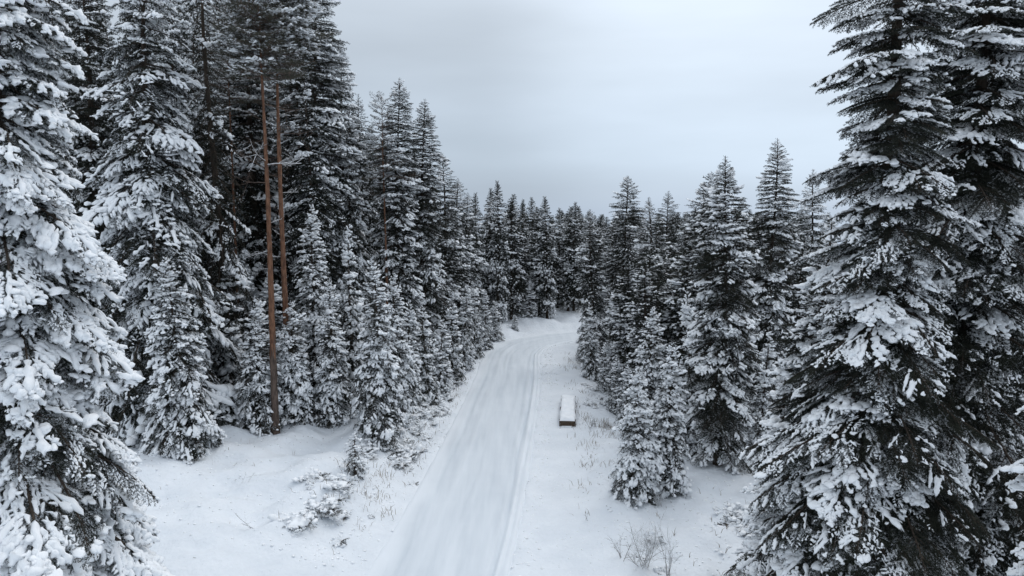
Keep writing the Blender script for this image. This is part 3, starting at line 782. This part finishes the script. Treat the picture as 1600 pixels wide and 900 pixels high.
pz = .50 + (.26 + .07 * np.sin(Vv * 4 + 1) + .03 * np.sin(U * 5 + Vv * 17)) * e_ + .025 * np.sin(Vv * 11 + 2 * U) * e_ + .02 * np.sin(Vv * 23) * e_ - .05 * np.exp(-((Vv - .45) / .02) ** 2) - .04 * np.exp(-((Vv + .2) / .02) ** 2)
top = np.stack([px_, py_, pz], -1).reshape(-1, 3); bot = np.stack([px_ * .96, py_ * .99, np.full_like(pz, .503)], -1).reshape(-1, 3)
i = (np.arange(nv - 1)[:, None] * nu + np.arange(nu - 1)[None]).ravel()
ft = np.concatenate([np.stack([i, i + 1, i + nu + 1], 1), np.stack([i, i + nu + 1, i + nu], 1)])
part('snow_cap', (np.concatenate([top, bot]), np.concatenate([ft, ft[:, ::-1] + nu * nv])), M_SNOW, tr, True)

# ------------------------------------------------------------------ bushes, saplings, shrubs, twigs
def bush_meshes(seed, r, h, dark):
    g = np.random.default_rng(seed); fo, sn = [], []
    for k in range(int(16 + 12 * r)):
        b = branch('M', g.uniform(.45, .8) * r * 1.5, 'heavy', g)
        a = g.uniform(0, 6.28); el = g.uniform(.1, .8)
        mm = np.array(Matrix.Translation((g.normal() * r * .25, g.normal() * r * .25, -.05)) @ Matrix.Rotation(a, 4, 'Z') @ Matrix.Rotation(-el, 4, 'Y') @ Matrix.Scale(r * g.uniform(.8, 1.2) / b.L, 4))
        fo.append((b.fol[0] @ mm[:3, :3].T + mm[:3, 3], b.fol[1], b.fol[2]))
        w = b.heavy if g.random() < dark * .45 else b.light
        sn.append((w[0] @ mm[:3, :3].T + mm[:3, 3], w[1], w[2]))
    n = int(7 + 9 * r)
    an = g.uniform(0, 6.28, n); rr = np.sqrt(g.random(n)) * r * .7
    cen = np.stack([rr * np.cos(an), rr * np.sin(an), h * (1 - (rr / r) ** 2) * g.uniform(.7, 1.1, n)], 1)
    sn.append(snow_pads(g, np.array([[0, 0, -.02], [r * .3, .1, -.05], [-.2 * r, r * .25, -.03]]), np.array([.66, .45, .5]) * r, ICO3, h / r * .55))
    sn.append(snow_pads(g, cen, g.uniform(.06, .16, n) * (.6 + .5 * r), ICO2))
    V, F, m = cat_parts(fo); V[:, 2] *= h / max(r, .1) * .95
    a = make_mesh('foliage', V, F, [M_NEEDLE, M_FROST, M_WOOD], m, False)
    V, F, m = cat_parts(sn); V[:, 2] *= .95
    return a, make_mesh('snow_load', V, F, [M_SNOW], None, True)
BUSH = [bush_meshes(400 + i, *q) for i, q in enumerate([(.75, .65, .8), (.9, .6, .6), (.6, .5, .7), (.7, .8, .4), (1.0, .5, .9)])]
def bush(x, y, s, label, group, nm='snowy_bush', cat='bush', k=None, zs=1.0):
    t = thing(nm, (x, y, hz(x, y) - .04), label, cat, group, rnd.uniform(0, 6.28), (s, s, s * zs))
    a, b = BUSH[rnd.randrange(5) if k is None else k]
    f = ob('foliage', a, t); ob('snow_load', b, f)
GB = 'snow-covered bushes on the left bank'
BUSHES = [
    (-11.3, 38.0, .95, 0, 'round snow-capped bush left of the lone sapling'),
    (-9.9, 37.3, 1.05, 1, 'snow-capped bush directly below the lone sapling'),
    (-10.9, 36.2, .5, 2, 'small dark-speckled bush between the two round bushes and the big low one'),
    (-10.1, 34.9, 1.25, 4, 'largest low bush of the open left bank, humped with snow'),
    (-8.9, 35.2, .6, 2, 'small bush on the road side of the largest low bush'),
    (-10.6, 32.8, 1.0, 1, 'low bush with dark gaps nearest the bottom of the picture on the left bank'),
    (-8.7, 32.9, .5, 3, 'tiny bush poking from the snow near the bottom, close to the road edge'),
    (-7.8, 36.3, .4, 2, 'tiny tuft-like bush halfway between the bushes and the road'),
    (-7.5, 46.6, .75, 3, 'dark brown bush hanging over the bank right of the wide white young fir'),
    (-6.9, 44.0, .45, 3, 'slim dark bush low on the bank above the road edge'),
    (-6.2, 41.6, .40, 3, 'thin dark bush at the foot of the left bank'),
    (-6.6, 50.0, .7, 0, 'snowy bush beside the dark brown one on the left bank'),
]
for x, y, s, k, lb in BUSHES: bush(x, y, s, lb, GB, k=k)
g = np.random.default_rng(31); n = 0
while n < 130:                                    # the bushy top of the left bank between the bushes and the bend
    y = g.uniform(44, 84); c = np.interp(y, ROAD[:, 1][30:140], ROAD[:, 0][30:140]); x = c - g.uniform(4.7, 8.4)
    bush(x, y, g.uniform(.4, 1.1), 'one of the crowded snow-covered bushes along the left bank towards the bend', 'crowded bushes along the left bank'); n += 1
RB = 'snow-covered bushes on the right'
for x, y, s, k, lb in [(12.2, 36.5, 1.1, 0, 'snow-buried bush in the right clearing under the big cone-shaped fir'),
    (13.2, 38.5, 1.2, 4, 'humped bush at the back of the right clearing'),
    (14.2, 35.0, 1.3, 1, 'wide frosted bush beside the giant right fir'),
    (13.3, 32.0, 1.25, 0, 'dark-gapped snowy bush at the foot of the giant right fir'),
    (11.4, 30.0, .8, 3, 'upright little bush at the bottom edge right of the bare shrub'),
    (12.4, 29.4, .9, 2, 'snowy bush at the bottom edge under the giant right fir'),
    (7.4, 34.9, .8, 3, 'dark snowy bush at the foot of the front pair of young firs'),
    (10.6, 41.5, .7, 2, 'small bush behind the right clearing'),
    (6.2, 32.0, .55, 2, 'snowy clump among the stems of the bare shrub'),
    (7.0, 31.2, .6, 0, 'lumpy snowy clump right of the bare shrub')]: bush(x, y, s, lb, RB, k=k)
for n in range(16):
    y = g.uniform(58, 84); c = np.interp(y, ROAD[:, 1][30:140], ROAD[:, 0][30:140]); x = c + g.uniform(7.6, 9.5)
    bush(x, y, g.uniform(.35, .7), 'small frosted bush along the right verge below the firs', 'small bushes along the right verge')
# saplings: a thin stem with a few whorls
def sapling(x, y, h, label):
    g = np.random.default_rng(int(x * 100) & 1023)
    t = thing('fir_sapling', (x, y, hz(x, y) - .03), label, 'sapling', 'tiny saplings in the right clearing')
    v, f = tube(np.array([[0, 0, -.1], [.01, 0, h * .4], [0, .015, h * .8], [0, 0, h]]), [.018, .014, .009, .004], 5)
    ob('stem', make_mesh('stem', v, f, [M_WOOD], None, True), t)
    for zz in (.25, .45, .62, .78):
        for k in range(4):
            b = branch('M', .5, 'heavy', g)
            br = ob('branch', branch_mesh(b, 'fol', 'heavy'), t, bmatrix(zz * h, k * 1.57 + zz * 5, .25, (1.05 - zz) * h * .5 / b.L, 0, lambda q: np.array([0, 0, q])))
            if g.random() < .5 and branch_mesh(b, 'light', 'heavy'): ob('snow_load', branch_mesh(b, 'light', 'heavy'), br)
sapling(9.35, 29.9, .9, 'tiny fir sapling at the bottom edge, leftmost of three in the right clearing')
sapling(10.0, 30.1, 1.3, 'tallest of three tiny fir saplings at the bottom edge of the right clearing')
sapling(10.75, 30.0, 1.1, 'bushiest of three tiny fir saplings, nearest the giant right fir')
sapling(13.4, 36.2, 1.3, 'thin-stemmed tiny sapling standing at the back of the right clearing')

def bare_shrub(x, y, n, ln, seed, label, spread=.45, cat='shrub', nm='bare_shrub'):
    g = np.random.default_rng(seed); t = thing(nm, (x, y, hz(x, y) - .05), label, cat, None)
    for k in range(n):
        acc, snow = [], []
        d = unit(np.array([g.normal() * spread, g.normal() * spread, 1.0]))
        bare_stem(g, [g.normal() * .16, g.normal() * .16, 0], d, ln * g.uniform(.55, 1.1), .014, 0 if n > 2 else 1, acc, snow)
        V, F, m = cat_parts(acc); st = ob('stem', make_mesh('stem', V, F, [M_TWIG], None, True), t)
        V, F, m = cat_parts(snow); ob('snow_line', make_mesh('snow_line', V, F, [M_SNOW], None, True), st)
bare_shrub(6.3, 31.3, 15, 2.3, 1, 'bare leafless shrub with many thin frosted stems at the bottom right of the road')
bare_shrub(5.4, 32.0, 7, 1.5, 2, 'sparse bare twigs leaning towards the road beside the larger bare shrub', .7)
bare_shrub(7.2, 31.0, 5, 2.6, 3, 'tallest thin stems standing just right of the bare shrub', .15)
bare_shrub(8.6, 39.2, 6, 1.2, 4, 'bare twigs in front of the dark hollow under the front young firs', .5)
bare_shrub(-12.3, 31.6, 2, 1.5, 5, 'single bent dark twig sticking out of the smooth snow at the bottom left', .9, 'twig', 'bare_twig')
bare_shrub(-14.6, 37.0, 2, .6, 6, 'small dark twig alone in the smooth snow of the left clearing', .4, 'twig', 'bare_twig')
bare_shrub(-18.4, 38.5, 2, .6, 7, 'tiny twig in the snow near the bare-trunked snowy fir', .4, 'twig', 'bare_twig')
bare_shrub(6.3, 52.6, 9, 1.0, 8, 'low tangle of dry stems on the verge just right of the trough', .5)
bare_shrub(8.1, 78.5, 9, 1.2, 9, 'grey leafless shrub at the corner of the right bend', .5)
bare_shrub(4.3, 36.5, 2, .6, 10, 'two short twigs in the snow between the road and the right young firs', .3, 'twig', 'bare_twig')

# ------------------------------------------------------------------ dry grass, snow clods (uncountable)
def stuff(name, V, F, m, smooth=False):
    o = ob(name, make_mesh(name, V, F, [m], None, smooth)); o['kind'] = 'stuff'; return o
g = np.random.default_rng(41); pts = []
def cen(y): return np.interp(y, ROAD[:, 1][30:140], ROAD[:, 0][30:140])
for _ in range(60):
    y = g.uniform(36, 82); x = cen(y) + g.uniform(6.0, 8.6); pts += [(x + g.normal() * .3, y + g.normal() * .4) for _ in range(g.integers(3, 14))]
for _ in range(22):
    y = g.uniform(50, 56); x = g.uniform(6.2, 8.4); pts += [(x + g.normal() * .25, y + g.normal() * .3) for _ in range(12)]
for _ in range(190):
    y = g.uniform(33, 84); x = cen(y) - g.uniform(3.9, 7.6); pts += [(x + g.normal() * .25, y + g.normal() * .4) for _ in range(g.integers(2, 11))]
for _ in range(40):
    pts += [(g.uniform(-26, -8), g.uniform(31, 44)) for _ in range(1)] + [(g.uniform(8, 15), g.uniform(31, 42))] * 2
pts = np.array(pts); zz = height(pts[:, 0], pts[:, 1]); n = len(pts)
d = g.normal(size=(n, 2)) * .12; hh = g.uniform(.12, .5, n); a = g.uniform(0, 6.28, n); w = np.stack([np.cos(a), np.sin(a), a * 0], 1) * .011
p0 = np.stack([pts[:, 0], pts[:, 1], zz - .03], 1); p1 = p0 + np.stack([d[:, 0] * .5, d[:, 1] * .5, hh * .65], 1); p2 = p0 + np.stack([d[:, 0] * 1.6, d[:, 1] * 1.6, hh], 1)
V = np.stack([p0 - w, p0 + w, p1 + w, p1 - w, p2], 1).reshape(-1, 3); b = (np.arange(n) * 5)[:, None]
F = np.concatenate([b + np.array([[0, 1, 2]]), b + np.array([[0, 2, 3]]), b + np.array([[3, 2, 4]])])
stuff('dry_grass', V, F, M_GRASS)
c = []
for _ in range(420):
    y = g.uniform(29, 90); c.append((cen(y) + 4.05 + g.normal() * .35, y, g.uniform(.03, .09)))
for _ in range(160):
    y = g.uniform(66, 82); c.append((cen(y) + 4.3 + g.normal() * .4, y, g.uniform(.05, .14)))
for _ in range(1100):
    y = g.uniform(30, 90); c.append((cen(y) - 5.6 + g.normal() * 1.2, y, g.uniform(.03, .12)))
for _ in range(300):
    c.append((g.uniform(5.5, 15), g.uniform(29, 45), g.uniform(.03, .12)))
for _ in range(700):
    c.append((g.uniform(-24, -8), g.uniform(30, 46), g.uniform(.02, .085)))
for _ in range(500):
    c.append((cen(50) + g.uniform(4, 7.5), g.uniform(29, 62), g.uniform(.02, .06)))
c = np.array(c); V, F, m = snow_pads(g, np.stack([c[:, 0], c[:, 1], height(c[:, 0], c[:, 1]) - .01], 1), c[:, 2], ICO1, .7)
stuff('snow_clods', V, F, M_SNOW, True)

# needles, bark bits and twiglets dropped on the snow under the trees
P = []
for (x, y, zt, Rm, kind, cat_, lb) in TREES:
    if y > 66: continue
    n = 60 if kind != 'young' else 25
    a = g.uniform(0, 6.28, n); r = Rm * g.uniform(.4, 2.2, n); P.append(np.stack([x + r * np.cos(a), y + r * np.sin(a)], 1))
P = np.concatenate(P); P = P[np.abs(offset(P[:, 0], P[:, 1])) > 3.6]; n = len(P)
z = height(P[:, 0], P[:, 1]) + .012; a = g.uniform(0, 6.28, n); l = g.uniform(.02, .09, n); w = g.uniform(.006, .018, n)
u_ = np.stack([np.cos(a) * l, np.sin(a) * l, g.uniform(0, .02, n)], 1); v_ = np.stack([-np.sin(a) * w, np.cos(a) * w, 0 * a], 1)
p = np.stack([P[:, 0], P[:, 1], z], 1)
V = np.stack([p - u_ - v_, p + u_ - v_, p + u_ * .6 + v_, p - u_ * .7 + v_], 1).reshape(-1, 3); b = (np.arange(n) * 4)[:, None]
stuff('forest_litter', V, np.concatenate([b + np.array([[0, 1, 2]]), b + np.array([[0, 2, 3]])]), M_TWIG)
